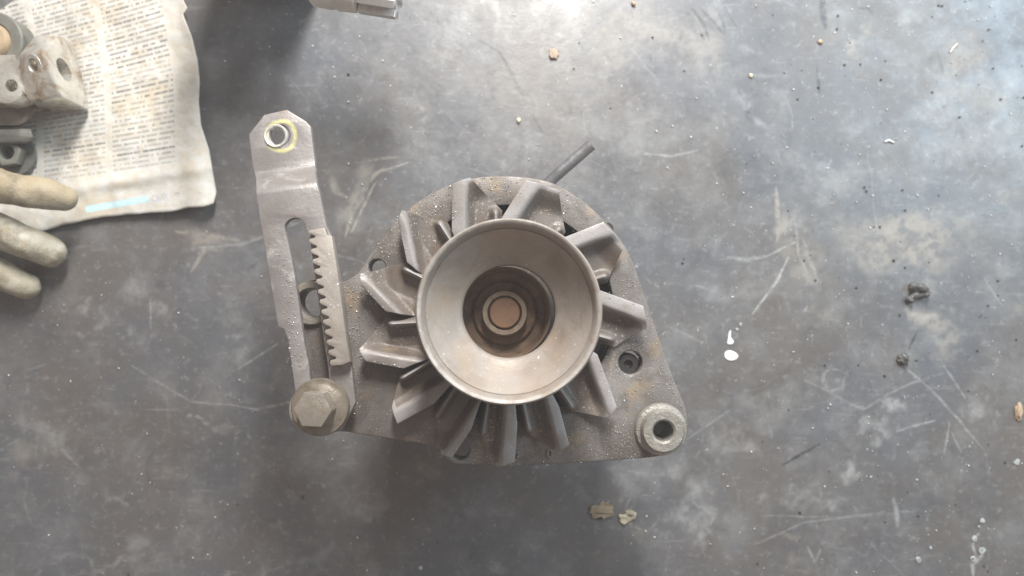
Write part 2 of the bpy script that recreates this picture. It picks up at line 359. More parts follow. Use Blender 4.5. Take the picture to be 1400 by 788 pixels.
# pale rubbed patches and tan spills
for a in ((1235, 330, 120, 62, .75, -8), (1262, 430, 34, 60, .8, 8), (1190, 350, 60, 45, .5), (1285, 470, 26, 45, .5), (1165, 70, 16, 26, .7, 10),
          (1310, 70, 60, 40, .45), (1340, 130, 60, 40, .35), (850, 40, 150, 60, .38), (730, 130, 120, 90, .25), (950, 60, 60, 45, .35), (1080, 330, 40, 45, .35)):
    blob(tan, *a)
for a in ((485, 270, 14, 55, .85, 28), (500, 235, 22, 16, .6, -30), (455, 250, 8, 26, .5, -35), (280, 330, 40, 22, .6, 20), (1070, 310, 8, 30, .6), (1100, 375, 30, 18, .5, 30),
          (1066, 315, 12, 18, .6), (1290, 470, 16, 20, .55), (470, 320, 22, 20, .35)):
    blob(tan, *a, warp=22)
for a in ((1215, 565, 40, 22, .75, -10), (1165, 640, 16, 24, .6), (1135, 690, 40, 20, .45), (1090, 690, 30, 28, .35), (1290, 160, 70, 40, .35), (1330, 200, 60, 50, .3),
          (950, 690, 30, 30, .4, 40), (960, 720, 20, 26, .45), (1000, 610, 50, 26, .3), (1060, 560, 60, 34, .25), (1010, 400, 80, 26, .25), (880, 660, 40, 40, .3),
          (210, 440, 30, 22, .4), (150, 455, 20, 26, .3), (290, 590, 22, 14, .45), (270, 560, 10, 8, .5), (60, 590, 40, 26, .3), (330, 480, 30, 30, .25), (345, 590, 8, 18, .4),
          (620, 60, 60, 50, .25), (700, 200, 60, 40, .2), (880, 180, 90, 60, .2), (1330, 560, 30, 24, .45), (1120, 240, 70, 40, .3), (1180, 590, 26, 20, .45), (500, 690, 30, 20, .25), (430, 760, 60, 16, .2), (125, 770, 110, 8, .3)):
    blob(light, *a)
rb_ = random.Random(77)
for i in range(150):            # small smears and rubbed spots
    x, y = rb_.uniform(-10, 1410), rb_.uniform(-10, 800); s_ = rb_.uniform(6, 34)
    blob(rb_.choice((light, light, dark, tan)), x, y, s_, s_ * rb_.uniform(.3, 1), rb_.uniform(.15, .42), rb_.uniform(0, 180), 45, .9, .8)
for x, y, r_ in ((1140, 520, 16), (880, 700, 24), (330, 430, 20), (230, 640, 30), (1250, 700, 18), (1040, 150, 22)):   # rings left by cans and bolts
    stroke(rb_.choice((light, dark)), [(x + r_ * math.cos(a), y + r_ * math.sin(a)) for a in np.linspace(.3, 5.2, 14)], 1.6, .35, 6, .8)
# scratches
for a in (([(1078, 352), (1062, 385), (1028, 430)], 2.2, .8), ([(1100, 520), (1180, 560), (1230, 530), (1290, 510)], 2, .35), ([(1225, 490), (1290, 550), (1345, 615)], 1.4, .6),
          ([(1290, 500), (1320, 545)], 1.6, .5), ([(1225, 590), (1278, 575)], 2.2, .6), ([(1298, 575), (1292, 620)], 1.6, .5), ([(1300, 590), (1315, 620)], 1.2, .45),
          ([(995, 352), (1020, 356), (1050, 350)], 3.5, .5), ([(1050, 350), (1090, 330)], 1.6, .5), ([(325, 505), (380, 470)], 1.2, .55), ([(325, 555), (350, 560), (395, 550), (455, 545)], 2.0, .5), ([(180, 500), (260, 548), (330, 555)], 1.4, .4),
          ([(1030, 745), (1100, 715), (1210, 700)], 1.3, .35), ([(1040, 705), (1150, 708), (1250, 700)], 1.0, .3), ([(940, 680), (975, 705), (970, 720)], 3, .4), ([(1222, 680), (1226, 700), (1228, 720)], 4, .55), ([(1104, 748), (1115, 768), (1122, 752)], 2.2, .5),
          ([(1335, 765), (1330, 745), (1338, 730)], 2.0, .9), ([(1330, 788), (1328, 762)], 3, .8), ([(1345, 755), (1332, 770)], 2.4, .8), ([(1125, 510), (1132, 535), (1150, 530), (1155, 515)], 1.0, .5),
          ([(205, 410), (205, 450)], 1.5, .5), ([(60, 590), (110, 640)], 2.2, .35), ([(420, 300), (330, 335), (260, 340)], 2.0, .3), ([(500, 360), (450, 345)], 1, .3),
          ([(950, 390), (985, 400)], 1.4, .3), ([(910, 445), (960, 470)], 1.2, .3), ([(1370, 420), (1345, 380)], 1.2, .35), ([(1000, 560), (940, 600)], 1.5, .3), ([(830, 640), (900, 650)], 1.4, .3),
          ([(700, 250), (640, 230)], 1.2, .2), ([(920, 215), (880, 210)], 1.6, .5), ([(955, 205), (915, 215)], 1.4, .4)):
    stroke(light, *a)
r = random.Random(3)
for i in range(150):
    x, y = r.uniform(-20, 1420), r.uniform(-10, 800); a = r.uniform(0, 6.3); l = r.expovariate(1 / 26) + 6
    bend = r.uniform(-.3, .3)
    stroke(light, [(x, y), (x + l * .5 * math.cos(a), y + l * .5 * math.sin(a)), (x + l * math.cos(a + bend), y + l * math.sin(a + bend))], r.uniform(.4, 1.4), r.uniform(.06, .28), 6, .85)
# dark marks
for a in (([(655, 55), (680, 70), (703, 105), (717, 138)], 1.4, .55), ([(727, 157), (742, 182)], 1.3, .5), ([(1124, -5), (1126, 20), (1128, 40)], 4, .6), ([(1116, 90), (1118, 110), (1121, 128)], 1.8, .6),
          ([(945, 10), (960, 32), (968, 55)], 1.8, .7), ([(958, 12), (975, 30), (990, 48)], 1.6, .6), ([(980, 12), (988, 30), (992, 50)], 1.4, .5), ([(932, 40), (930, 55)], 1.4, .5), ([(955, 40), (962, 55)], 1.6, .6), ([(997, 20), (1010, 40)], 1.2, .45),
          ([(1280, 70), (1288, 92), (1292, 105)], 1.8, .5), ([(1175, 12), (1188, 14), (1192, 22)], 1.3, .5), ([(1070, 635), (1120, 607)], 1.4, .7), ([(888, 75), (890, 85)], 1.5, .5), ([(1252, 455), (1243, 478)], 1.2, .6), ([(820, 40), (830, 52)], 1.2, .3), ([(825, 65), (836, 85)], 1.0, .25)):
    stroke(dark, a[0], a[1] * 1.6, min(1, a[2] * 1.5), warp=6, tex=.35)
for a in ((905, 38, 11, 13, .5), (952, 28, 18, 10, .5), (962, 38, 14, 8, .5), (1190, 575, 18, 26, .6), (1175, 430, 60, 30, .25), (1130, 490, 90, 50, .25), (1040, 540, 90, 60, .3), (1100, 740, 120, 50, .25), (1330, 680, 60, 60, .3), (1250, 660, 60, 60, .2),
          (300, 620, 90, 60, .3), (120, 560, 80, 40, .2), (370, 700, 90, 60, .2), (1320, 170, 40, 50, .35), (1375, 40, 30, 40, .4), (1390, 150, 30, 40, .3), (1010, 240, 60, 50, .25), (60, 450, 80, 60, .3), (220, 370, 60, 30, .3)):
    blob(dark, *a, soft=0.9)
nv = X.size; nxv, nyv = len(gx), len(gy)
me = bpy.data.meshes.new('workbench_top')
co = np.stack([X, Y, np.zeros_like(X)], -1).reshape(-1, 3)
idx = np.arange(nv).reshape(nyv, nxv)
q = np.stack([idx[:-1, :-1], idx[:-1, 1:], idx[1:, 1:], idx[1:, :-1]], -1).reshape(-1, 4)
me.vertices.add(nv); me.vertices.foreach_set('co', co.ravel())
me.loops.add(q.size); me.loops.foreach_set('vertex_index', q.ravel().astype(np.int32))
me.polygons.add(len(q)); me.polygons.foreach_set('loop_start', (np.arange(len(q)) * 4).astype(np.int32))
me.update(calc_edges=True)
at = me.attributes.new('marks', 'FLOAT_COLOR', 'POINT')
at.data.foreach_set('color', np.stack([light, dark, tan, np.ones_like(tan)], -1).astype(np.float32).ravel())

t = NT('worn steel bench')
A = t.n.new('ShaderNodeAttribute'); A.attribute_name = 'marks'
sp = t.n.new('ShaderNodeSeparateColor'); t.put(sp.inputs[0], A.outputs['Color'])
c = t.mix(t.ramp(t.noise(9, 5, 0.6), 0.35, 0.65), (0.090, 0.096, 0.107), (0.106, 0.097, 0.090))
c = t.mix(t.ramp(t.noise(28, 8, 0.72, dist=0.15), 0.44, 0.76), c, (0.165, 0.166, 0.166))
c = t.mix(t.ramp(t.noise(45, 7, 0.7, co=t.mapping((2, 5, 1)), dist=0.1), 0.52, 0.76), c, (0.08, 0.084, 0.094))
st = t.ramp(t.noise(30, 5, 0.6, co=t.mapping(rot=(0, 0, 0.5), scale=(1.0, 7, 1)), dist=0.4), 0.60, 0.74)
st2 = t.ramp(t.noise(34, 5, 0.6, co=t.mapping((4, 4, 0), rot=(0, 0, -1.0), scale=(1.0, 9, 1)), dist=0.4), 0.62, 0.76)
c = t.mix(t.math('MULTIPLY', t.math('MAXIMUM', st, st2), 0.22), c, (0.33, 0.335, 0.33))
c = t.mix(t.math('MULTIPLY', sp.outputs[1], 0.95), c, (0.03, 0.03, 0.033))
c = t.mix(t.math('MULTIPLY', sp.outputs[2], 0.75), c, (0.345, 0.315, 0.265))
c = t.mix(t.math('MULTIPLY', sp.outputs[0], 0.75), c, (0.42, 0.43, 0.425))
fine = t.noise(190, 6, 0.75, co=t.mapping((7, 3, 0)))
c = t.mix(t.ramp(fine, 0.52, 0.74, 0, 0.55), c, (0.27, 0.272, 0.27))
c = t.mix(t.ramp(t.noise(120, 6, 0.75, co=t.mapping((1, 8, 0)), dist=0.3), 0.54, 0.76, 0, 0.55), c, (0.06, 0.063, 0.07))
spk = t.math('MULTIPLY', t.ramp(t.voro(260), 0.10, 0.17, 1.0, 0.0), t.ramp(t.noise(90, 3), 0.55, 0.68))
c = t.mix(t.math('MULTIPLY', spk, 0.6), c, (0.5, 0.5, 0.49))
spd = t.math('MULTIPLY', t.ramp(t.voro(210, co=t.mapping((1, 1, 0))), 0.10, 0.18, 1.0, 0.0), t.ramp(t.noise(70, 3, co=t.mapping((1, 1, 0))), 0.55, 0.68))
c = t.mix(t.math('MULTIPLY', spd, 0.6), c, (0.06, 0.058, 0.056))
rg = t.math('ADD', t.ramp(t.noise(40, 7, 0.7), 0.3, 0.7, 0.27, 0.50), t.math('MULTIPLY', sp.outputs[2], 0.15))
t.set(Base_Color=c, Roughness=rg, Metallic=0.0, Specular_IOR_Level=0.7)
t.bump(t.noise(160, 8, 0.7), 0.25, 0.0006)
bench = link('workbench_top', me, t.m); tag(bench, 'scratched blue-grey steel workbench top', kind='structure')
# the sheet's underside and edge, so that the bench is a slab from any side
mesh('bench_slab', [(x, y, z) for z in (-0.03, -0.002) for x, y in ((-.75, -.45), (.75, -.45), (.75, .55), (-.75, .55))],
     [(0, 3, 2, 1), (4, 5, 6, 7), (0, 1, 5, 4), (1, 2, 6, 5), (2, 3, 7, 6), (3, 0, 4, 7)], t.m, bench)

# ------------------------------------------------------------------ alternator
AX = Vector((0.00176, 0.0006, 0))
alt = empty('alternator', AX, 'dirty vehicle alternator standing pulley-up with a slotted toothed arm bolted on', 'alternator')
def part(o, parent=None):
    if parent is None: adopt(o, alt)
    else: o.parent = parent; o.matrix_parent_inverse = Matrix.Translation(-AX)
    return o
ZF = 0.110
outline = [(487, 375), (497, 362), (512, 338), (535, 308), (560, 284), (590, 264), (620, 251), (650, 243), (685, 240.5), (720, 242.5), (745, 247), (767, 255),
           (792, 271), (815, 290), (836, 312), (856, 338), (869, 367), (880, 398), (890, 427), (900, 458), (912, 492), (925, 527), (937, 556),
           (941, 580), (934, 605), (915, 620), (890, 626), (850, 629), (800, 632.5), (740, 635.5), (688, 638.5), (645, 635), (626, 635.5), (613, 630), (604, 619), (594, 611),
           (570, 606), (535, 601), (500, 595.5), (468, 590.5), (440, 593), (420, 590), (406, 580), (400, 563), (404, 546), (412, 530), (417, 505), (415, 475), (410, 450),
           (401, 432), (399, 412), (407, 394), (422, 384), (440, 382), (458, 385), (472, 384)]
outline_s = spline(outline, 4)
VENT = ((692, 428), 147)
hole_list = [((515.5, 366), 11.5), ((629, 615.5), 13.5), ((862, 496), 16), ((907, 585), 14.2), ((430, 413), 20)]
loops = [px_loop(outline_s, ZF)] + [px_loop(circle(c_, r_), ZF) for c_, r_ in hole_list] + [px_loop(circle(*VENT, 96), ZF)]
housing = part(plate('drive_end_housing', loops, 0.099, ZF, mCast, bev=0.0011))
part(lathe('stator_body', [(0, 0.028), (0.0585, 0.028), (0.0595, 0.031), (0.0595, 0.036), (0.061, 0.037), (0.061, 0.078), (0.0595, 0.079), (0.0595, 0.096), (0.058, 0.0988), (0.0535, 0.0988), (0.0525, 0.085), (0.0525, 0.072), (0, 0.072)], mBody, AX))
part(lathe('rotor', [(0, 0.0722), (0.049, 0.0722), (0.05, 0.074), (0.05, 0.090), (0.048, 0.092), (0.016, 0.092), (0.015, 0.094), (0.0145, 0.1145), (0, 0.1145)], mDark, AX))
part(lathe('rear_cover', [(0, 0), (0.046, 0), (0.051, 0.004), (0.0565, 0.012), (0.058, 0.0278), (0, 0.0278)], mCast, AX))
for a in (40, 130, 220, 310):
    p = AX + 0.0625 * Vector((math.cos(math.radians(a)), math.sin(math.radians(a)), 0))
    part(lathe('through_bolt', [(0, 0.02), (0.0028, 0.02), (0.0028, 0.0985), (0, 0.0985)], mDark, p, n=16))
# mounting boss, front right: a tube with a worn rim
b = P(908, 585, ZF)
boss = part(lathe('mounting_boss', [(0.0047, 0.064), (0.0112, 0.064), (0.0112, 0.1085), (0.0122, 0.1105), (0.0116, 0.1125), (0.0099, 0.1130), (0.0097, 0.1168), (0.0091, 0.1177), (0.0056, 0.1177), (0.0047, 0.1168), (0.0047, 0.064)], mBoss, (b.x, b.y, 0), n=64), housing)
# lug ring under the arm
l_ = P(430, 413, ZF + 0.003)
part(lathe('lug_ring', [(0.0067, 0.0998), (0.0102, 0.0998), (0.0102, 0.1118), (0.0096, 0.1128), (0.0072, 0.1128), (0.0067, 0.1118), (0.0067, 0.0998)], mBolt, (l_.x, l_.y, 0), n=64), housing)
# recessed screw
s_ = P(862, 496, 0.103)
scr = part(lathe('recessed_screw', [(0, 0.0995), (0.0053, 0.0995), (0.0053, 0.1062), (0.0047, 0.1072), (0.0022, 0.1072), (0.0015, 0.1050), (0, 0.1047)], mDark, (s_.x, s_.y, 0), n=40), housing)
# cast-in characters, half worn away
def emboss(name, txt, px, py, size, rot, z, mat, parent):
    cu = bpy.data.curves.new('tmp', 'FONT'); cu.body = txt; cu.size = size; cu.extrude = 0.0003; cu.align_x = 'CENTER'; cu.align_y = 'CENTER'; cu.bevel_depth = 0.00025
    o = bpy.data.objects.new('tmp', cu); C.objects.link(o); dg = bpy.context.evaluated_depsgraph_get(); dg.update()
    m_ = bpy.data.meshes.new_from_object(o.evaluated_get(dg)); bpy.data.objects.remove(o); bpy.data.curves.remove(cu)
    p = P(px, py, z); m_.transform(Matrix.Translation(p) @ Matrix.Rotation(math.radians(rot), 4, 'Z'))
    return part(link(name, m_, mat), parent)
emboss('cast_figure', '2', 712, 623, 0.0062, 4, ZF + 0.0003, mCast, housing)
emboss('cast_figure', '0', 757, 619, 0.0062, 4, ZF + 0.0003, mCast, housing)
# boss under the arm bolt
ab = P(437, 557, 0.116)
part(lathe('arm_boss', [(0, 0.1), (0.0118, 0.1), (0.0122, 0.1105), (0.0116, 0.1178), (0, 0.1178)], mBolt, (ab.x, ab.y, 0), n=64), housing)

# ---- fan
ZR = 0.1190                       # top of the ribs
fan = bpy.data.objects.new('cooling_fan', None)
def annulus(r0, r1, z0, z1, n=96): return [(r0, z0), (r1, z0), (r1, z1), (r0, z1), (r0, z0)]
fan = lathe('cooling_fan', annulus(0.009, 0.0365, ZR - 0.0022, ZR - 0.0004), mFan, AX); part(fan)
CX, CY = 692.0, 428.0
blades = [  # root on the rib side, tip corners, notch on the trailing side (photo points at fan height)
    ((623, 314), (623.5, 250), (648, 240.7), (692, 283.5)),
    ((691.4, 296), (724, 244.5), (769, 257), (780, 314)),
    ((773, 324.5), (829.4, 302), (859, 335), (838, 384)),
    ((821, 393.7), (884.4, 416.5), (890.5, 447), (848, 474)),
    ((822, 483), (848.8, 554.4), (836, 570), (781, 562.7)),
    ((769.8, 554.4), (783.5, 606), (766, 618), (720, 588.6)),
    ((712.7, 580), (709, 630), (684.6, 637.5), (657, 590)),
    ((649.8, 584.8), (624, 623), (608, 620), (596, 560)),
    ((599, 550), (549, 578), (540.5, 555), (551.5, 509)),
    ((557, 502), (506, 493), (496, 476), (531, 432)),
    ((533, 424), (500, 390), (497, 373.5), (559, 354.8)),
    ((562, 357), (550, 301), (554.6, 286), (616, 300.6))]
def blade(k, A, B, Cc, D):
    A, B, Cc, D = (np.array(p, float) for p in (A, B, Cc, D)); c0 = np.array((CX, CY))
    I0 = c0 + (A - c0) * 0.80 + (A - B) / np.linalg.norm(A - B) * 8
    I1 = c0 + (D - c0) / np.linalg.norm(D - c0) * 104
    nu, nv_ = 48, 40; uc = 0.40; vs = []; fs = []; rub = []
    rD = np.linalg.norm(D - c0)
    for j in range(nv_ + 1):
        v = j / nv_
        for i in range(nu + 1):
            u = i / nu
            O = B + (Cc - B) * (u / uc) if u < uc else Cc + (D - Cc) * ((u - uc) / (1 - uc))
            I = I0 + (I1 - I0) * u
            if u < 0.25:            # keep the sheared edge passing the root point
                mid = A + (D - A) * 0 ; va = 0.38
                E = (I0 + (A - I0) * (v / va)) if v < va else (A + (B - A) * ((v - va) / (1 - va)))
                L_ = I + (O - I) * v; wgt = (1 - u / 0.25) ** 2; p = L_ * (1 - wgt) + E * wgt
            else: p = I + (O - I) * v
            rr = np.linalg.norm(p - c0)
            rs = 112
            T = sstep(rs - 6, rs + 13, rr)
            e = (B - A) / np.linalg.norm(B - A); dr = abs((p - A)[0] * e[1] - (p - A)[1] * e[0])
            e = (Cc - B) / np.linalg.norm(Cc - B); dt = abs((p - B)[0] * e[1] - (p - B)[1] * e[0])
            wr = min(21.0, 0.8 * np.linalg.norm(Cc - B))
            side = sstep(wr - 5, wr + 12, dr)
            tip = 0.30 + 0.70 * sstep(2, 34, dt)
            rt = math.hypot(tabs[k][1][0] - CX, tabs[k][1][1] - CY)
            curl = math.exp(-((u - 0.86) / 0.085) ** 2) * (1 - sstep(rt - 9, rt + 5, rr))
            dep = 0.0074 * side * T * tip * (1 - 0.95 * curl)
            z = ZR - dep + 0.00015 * (k % 3)
            crown = 0.0006 * math.sin(math.pi * min(1, u / 0.34)) if u < 0.34 else 0
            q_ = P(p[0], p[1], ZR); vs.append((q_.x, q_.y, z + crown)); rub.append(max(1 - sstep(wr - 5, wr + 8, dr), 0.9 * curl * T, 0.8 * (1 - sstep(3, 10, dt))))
    w_ = nu + 1
    for j in range(nv_):
        for i in range(nu): a = j * w_ + i; fs.append((a, a + 1, a + w_ + 1, a + w_))
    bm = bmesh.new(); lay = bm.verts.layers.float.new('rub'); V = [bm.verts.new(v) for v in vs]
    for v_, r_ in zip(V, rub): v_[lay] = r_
    for f in fs: bm.faces.new([V[i] for i in f])
    bmesh.ops.recalc_face_normals(bm, faces=bm.faces)
    if sum(f.normal.z for f in bm.faces) < 0: bmesh.ops.reverse_faces(bm, faces=bm.faces)
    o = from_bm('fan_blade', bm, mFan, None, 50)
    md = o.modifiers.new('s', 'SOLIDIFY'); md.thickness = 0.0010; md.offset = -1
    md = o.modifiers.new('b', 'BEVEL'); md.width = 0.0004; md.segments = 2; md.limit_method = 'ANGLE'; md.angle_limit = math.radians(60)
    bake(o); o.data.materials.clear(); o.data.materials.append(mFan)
    for p_ in o.data.polygons: p_.use_smooth = True
    o.data.set_sharp_from_angle(angle=math.radians(55))
    return part(o, fan)
tabs = [((674, 302), (673, 282)), ((752, 318), (769, 303)), ((815, 377), (838, 372)), ((818, 460), (846, 468)), ((777, 528), (797, 556)), ((732, 558), (741, 590)),
        ((676, 560), (670, 598)), ((630, 546), (607, 577)), ((590, 507), (557, 529)), ((570, 448), (533, 450)), ((578, 376), (548, 378)), ((610, 327), (597, 302))]
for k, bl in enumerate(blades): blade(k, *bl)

# ---- pulley
pulley = part(lathe('pulley', [(0.0199, 0.1385), (0.0205, 0.1398), *[(0.0205 + (0.0338 - 0.0205) * k_ / 14, 0.1398 + 0.0150 * (k_ / 14) ** 1.25) for k_ in range(1, 15)], (0.0341, 0.1546), (0.0345, 0.1566), (0.0350, 0.1582), (0.0354, 0.1594), (0.0360, 0.1604), (0.0369, 0.1606), (0.0376, 0.1598), (0.0377, 0.1580),
                               (0.0366, 0.1555), (0.0285, 0.1478), (0.0280, 0.1465), (0.0285, 0.1450), (0.0366, 0.1372), (0.0372, 0.1350), (0.0366, 0.1335), (0.0230, 0.1330), (0.0225, 0.1240), (0.0205, 0.1240)], mPulley, AX, n=128, smooth=50))
part(lathe('pulley_cup', [(0.0199, 0.1385), (0.0196, 0.137), (0.0192, 0.124), (0.0178, 0.1195), (0.012, 0.1185), (0.0, 0.1185)], mCup, AX, n=96, smooth=50), pulley)
part(lathe('shaft_washer', [(0, 0.1187), (0.0142, 0.1187), (0.0142, 0.1208), (0.0136, 0.1214), (0, 0.1214)], mCup, AX, n=64), pulley)
nut = part(lathe('shaft_nut', [(0.0073, 0.1216), (0.0103, 0.1216), (0.0103, 0.1262), (0.0097, 0.1274), (0.0078, 0.1274), (0.0073, 0.1262), (0.0073, 0.1216)], mNut, AX, n=64), pulley)
part(lathe('shaft_end', [(0, 0.1216), (0.0070, 0.1216), (0.0070, 0.1272), (0.0064, 0.1282), (0.0, 0.1283)], mRust, AX, n=48), pulley)

# ---- the slotted arm with its toothed rack
ZA = 0.122; ZE = 0.108
def arm_pt(px, py):
    return P(px, py, ZE + (ZA - ZE) * sstep(228, 262, py)).xy
arm_out = [(340, 184), (361, 157), (392, 150), (418, 166), (424.5, 173), (431, 226), (436.5, 262), (446, 309), (456, 330), (470, 410), (480, 495), (486, 551), (467, 589), (440, 595), (412, 585), (402, 560), (404, 540),
           (394, 466), (388, 450), (380, 447), (372, 400), (364, 352), (355, 300), (346, 235)]
slot = [(389.5, 313), (392, 304), (398, 299.5), (405, 298.5), (412, 301), (417, 308), (420, 320), (424.5, 335), (428, 362), (436, 418.5), (443, 469), (449, 508), (447, 530), (430, 532), (424, 518), (422.5, 501), (416, 469), (405.7, 396), (398, 350)]
dense = []
for i in range(len(arm_out)):
    a, b_ = np.array(arm_out[i], float), np.array(arm_out[(i + 1) % len(arm_out)], float); n = max(1, int(np.linalg.norm(b_ - a) / 10))
    dense += [tuple(a + (b_ - a) * j / n) for j in range(n)]
eh = [(382.5 + 14.5 * math.cos(a), 184.5 + 14.5 * math.sin(a)) for a in np.linspace(0, 2 * math.pi, 40, endpoint=False)]
am = plate_mesh([[tuple(arm_pt(*p)) for p in dense], [tuple(arm_pt(*p)) for p in spline(slot, 3)], [tuple(arm_pt(*p)) for p in eh]], ZA - 0.0042, ZA, 0.0005)
bm = bmesh.new(); bm.from_mesh(am)
e0 = arm_pt(384, 228); e1 = arm_pt(389, 262)
ydir = Vector((math.sin(math.radians(8)), -math.cos(math.radians(8)))); s0 = e0.dot(ydir); s1 = e1.dot(ydir)
for k in range(13):
    s_k = s0 + (s1 - s0) * k / 12
    bmesh.ops.bisect_plane(bm, geom=bm.verts[:] + bm.edges[:] + bm.faces[:], plane_co=(ydir.x * s_k, ydir.y * s_k, 0), plane_no=(ydir.x, ydir.y, 0))
for v in bm.verts:
    v.co.z -= (ZA - ZE) * (1 - sstep(s0, s1, v.co.xy.dot(ydir)))
arm = part(from_bm('adjusting_arm', bm, mArm, None, 30))
bpy.data.meshes.remove(am)
ec = P(382.5, 184.5, ZE)
part(lathe('end_bush', [(0.0040, ZE - 0.005), (0.0056, ZE - 0.005), (0.0056, ZE + 0.0003), (0.0052, ZE + 0.0009), (0.0046, ZE + 0.0008), (0.0040, ZE - 0.0002), (0.0040, ZE - 0.005)], mBush, (ec.x, ec.y, 0), n=48), arm)
rk = [(446, 310), (449, 309.5), (452, 319.5), (459, 321), (466, 365), (473.5, 420), (480, 468), (484.3, 493), (473, 497.5), (458, 498.5)]
n_t = 13
for k in range(n_t):               # teeth along the inner edge, from the bottom up
    f = k / (n_t - 1)
    nx, ny = 464.7 + (436 - 464.7) * f, 488 + (322 - 488) * f
    rk += [(nx - 8.6, ny + 6.6), (nx - 7.4, ny + 3.0), (nx - 0.6, ny + 1.2), (nx, ny - 0.8), (nx - 1.4, ny - 1.6), (nx - 8.2, ny - 4.4), (nx - 9.8, ny - 6.0)]
rk += [(428, 313)]
rack = part(plate('toothed_rack', [px_loop(rk, 0.1275)], ZA - 0.0002, 0.1275, mRack, bev=0.0004), arm)
# ---- arm bolt
bz = P(437, 557, 0.126)
bolt = part(lathe('arm_bolt', [(0, ZA + 0.0001), (0.0124, ZA + 0.0001), (0.0128, ZA + 0.0008), (0.0128, ZA + 0.0034), (0.0123, ZA + 0.0040), (0.0102, ZA + 0.0040), (0.0096, ZA + 0.0045), (0, ZA + 0.0046)], mWasher, (bz.x, bz.y, 0), n=72))
hz = P(434, 558, 0.135); hexp = [(hz.x + 0.0083 * math.cos(math.radians(a)), hz.y + 0.0083 * math.sin(math.radians(a))) for a in range(-3, 357, 60)]
part(prism('hex_head', hexp, ZA + 0.0044, 0.1365, mBoltHead, None, 0.00045, 20), bolt)
bmk = bmesh.new()
for i in range(9):
    a = math.radians(20 + 17 * i + (60 if i > 5 else 0))
    m_ = Matrix.Translation((hz.x + 0.0049 * math.cos(a), hz.y + 0.0049 * math.sin(a), 0.13655)) @ Matrix.Rotation(a, 4, 'Z') @ Matrix.Diagonal((0.0007 + 0.0003 * (i % 2), 0.0003, 0.00016, 1))
    bmesh.ops.create_cube(bmk, size=1.0, matrix=m_)
part(from_bm('grade_mark', bmk, mBolt), bolt)

# ---- cable stub behind the top right edge
p0, p1, p2 = P(700, 300, 0.07), P(757, 243, 0.078), P(808.5, 198, 0.083)
path = [p0 + (p1 - p0) * k / 4 for k in range(4)] + [p1 + (p2 - p1) * k / 6 for k in range(7)]
cable = part(from_bm('output_cable', tube_mesh(path, [0.0030] * len(path), 24), mCable, None, 40))
dcb = (p2 - p1).normalized()
part(from_bm('cable_core', tube_mesh([p2 - dcb * 0.001, p2 + dcb * 0.0008], [0.0013, 0.0013], 14), mCore, None, 40), cable)

# ---- grains of swarf and sand lying on the housing
def octa(bm, p, r, rnd):
    R = Euler((rnd.uniform(0, 6), rnd.uniform(0, 6), rnd.uniform(0, 6))).to_matrix()
    ax = [R @ (Vector(v) * r * rnd.uniform(.55, 1.25)) for v in ((1, 0, 0), (-1, 0, 0), (0, 1, 0), (0, -1, 0), (0, 0, 1), (0, 0, -1))]
    V = [bm.verts.new(p + a) for a in ax]
    for f in ((0, 2, 4), (2, 1, 4), (1, 3, 4), (3, 0, 4), (2, 0, 5), (1, 2, 5), (3, 1, 5), (0, 3, 5)): bm.faces.new([V[i] for i in f])
rnd = random.Random(11); bm = bmesh.new(); n = 0; tries = 0
while n < 3600 and tries < 60000:
    tries += 1
    x, y = rnd.uniform(400, 940), rnd.uniform(240, 638)
    if not inside((x, y), outline): continue
    if any(math.hypot(x - c_[0], y - c_[1]) < r_ + 2 for c_, r_ in hole_list + [VENT]) or math.hypot(x - 908, y - 585) < 36: continue
    w_ = 0.10 + 0.9 * math.exp(-((x - 500) / 34) ** 2 - ((y - 440) / 60) ** 2) + 0.55 * math.exp(-((y - 255) / 45) ** 2) + 0.45 * math.exp(-((x - 875) / 40) ** 2 - ((y - 390) / 70) ** 2) + 0.15 * math.exp(-((x - 900) / 40) ** 2)
    w_ *= 0.06 + 2.2 * max(0, mnoise.noise((x / 16, y / 16, 3.1)) + 0.12)
    if rnd.random() > w_: continue
    r_ = rnd.choice((.0001, .00012, .00014, .00016, .00018, .0002, .00024, .0003, .0004)); octa(bm, P(x, y, ZF) + Vector((0, 0, r_ * 0.5)), r_, rnd); n += 1
g = part(from_bm('swarf_grains', bm, mGrain), housing); tag(g, kind='stuff')
# a few grains on the fan and the arm
bm = bmesh.new()
for i in range(260):
    if rnd.random() < 0.55:
        k = rnd.randrange(12); A_, B_, C_, D_ = blades[k]; f, g_ = rnd.random(), rnd.uniform(0.1, 0.5)
        x = (A_[0] + (B_[0] - A_[0]) * f) * (1 - g_) + (A_[0] * .5 + C_[0] * .5) * g_; y = (A_[1] + (B_[1] - A_[1]) * f) * (1 - g_) + (A_[1] * .5 + C_[1] * .5) * g_; z = ZR + 0.0003
        if math.hypot(x - CX, y - CY) < 132 or f > .9: continue
    else:
        f = rnd.random(); x = 398 + 10 * f + 32 * (f ** 1.0) * 0 + rnd.uniform(-18, -2) + 14 * f; y = 330 + 170 * f; z = ZA
        if x < 360: continue
    r_ = rnd.choice((.0002, .00028, .0004)); octa(bm, P(x, y, z) + Vector((0, 0, r_ * .4)), r_, rnd)
g = part(from_bm('dust_grains', bm, mGrain), fan); tag(g, kind='stuff')

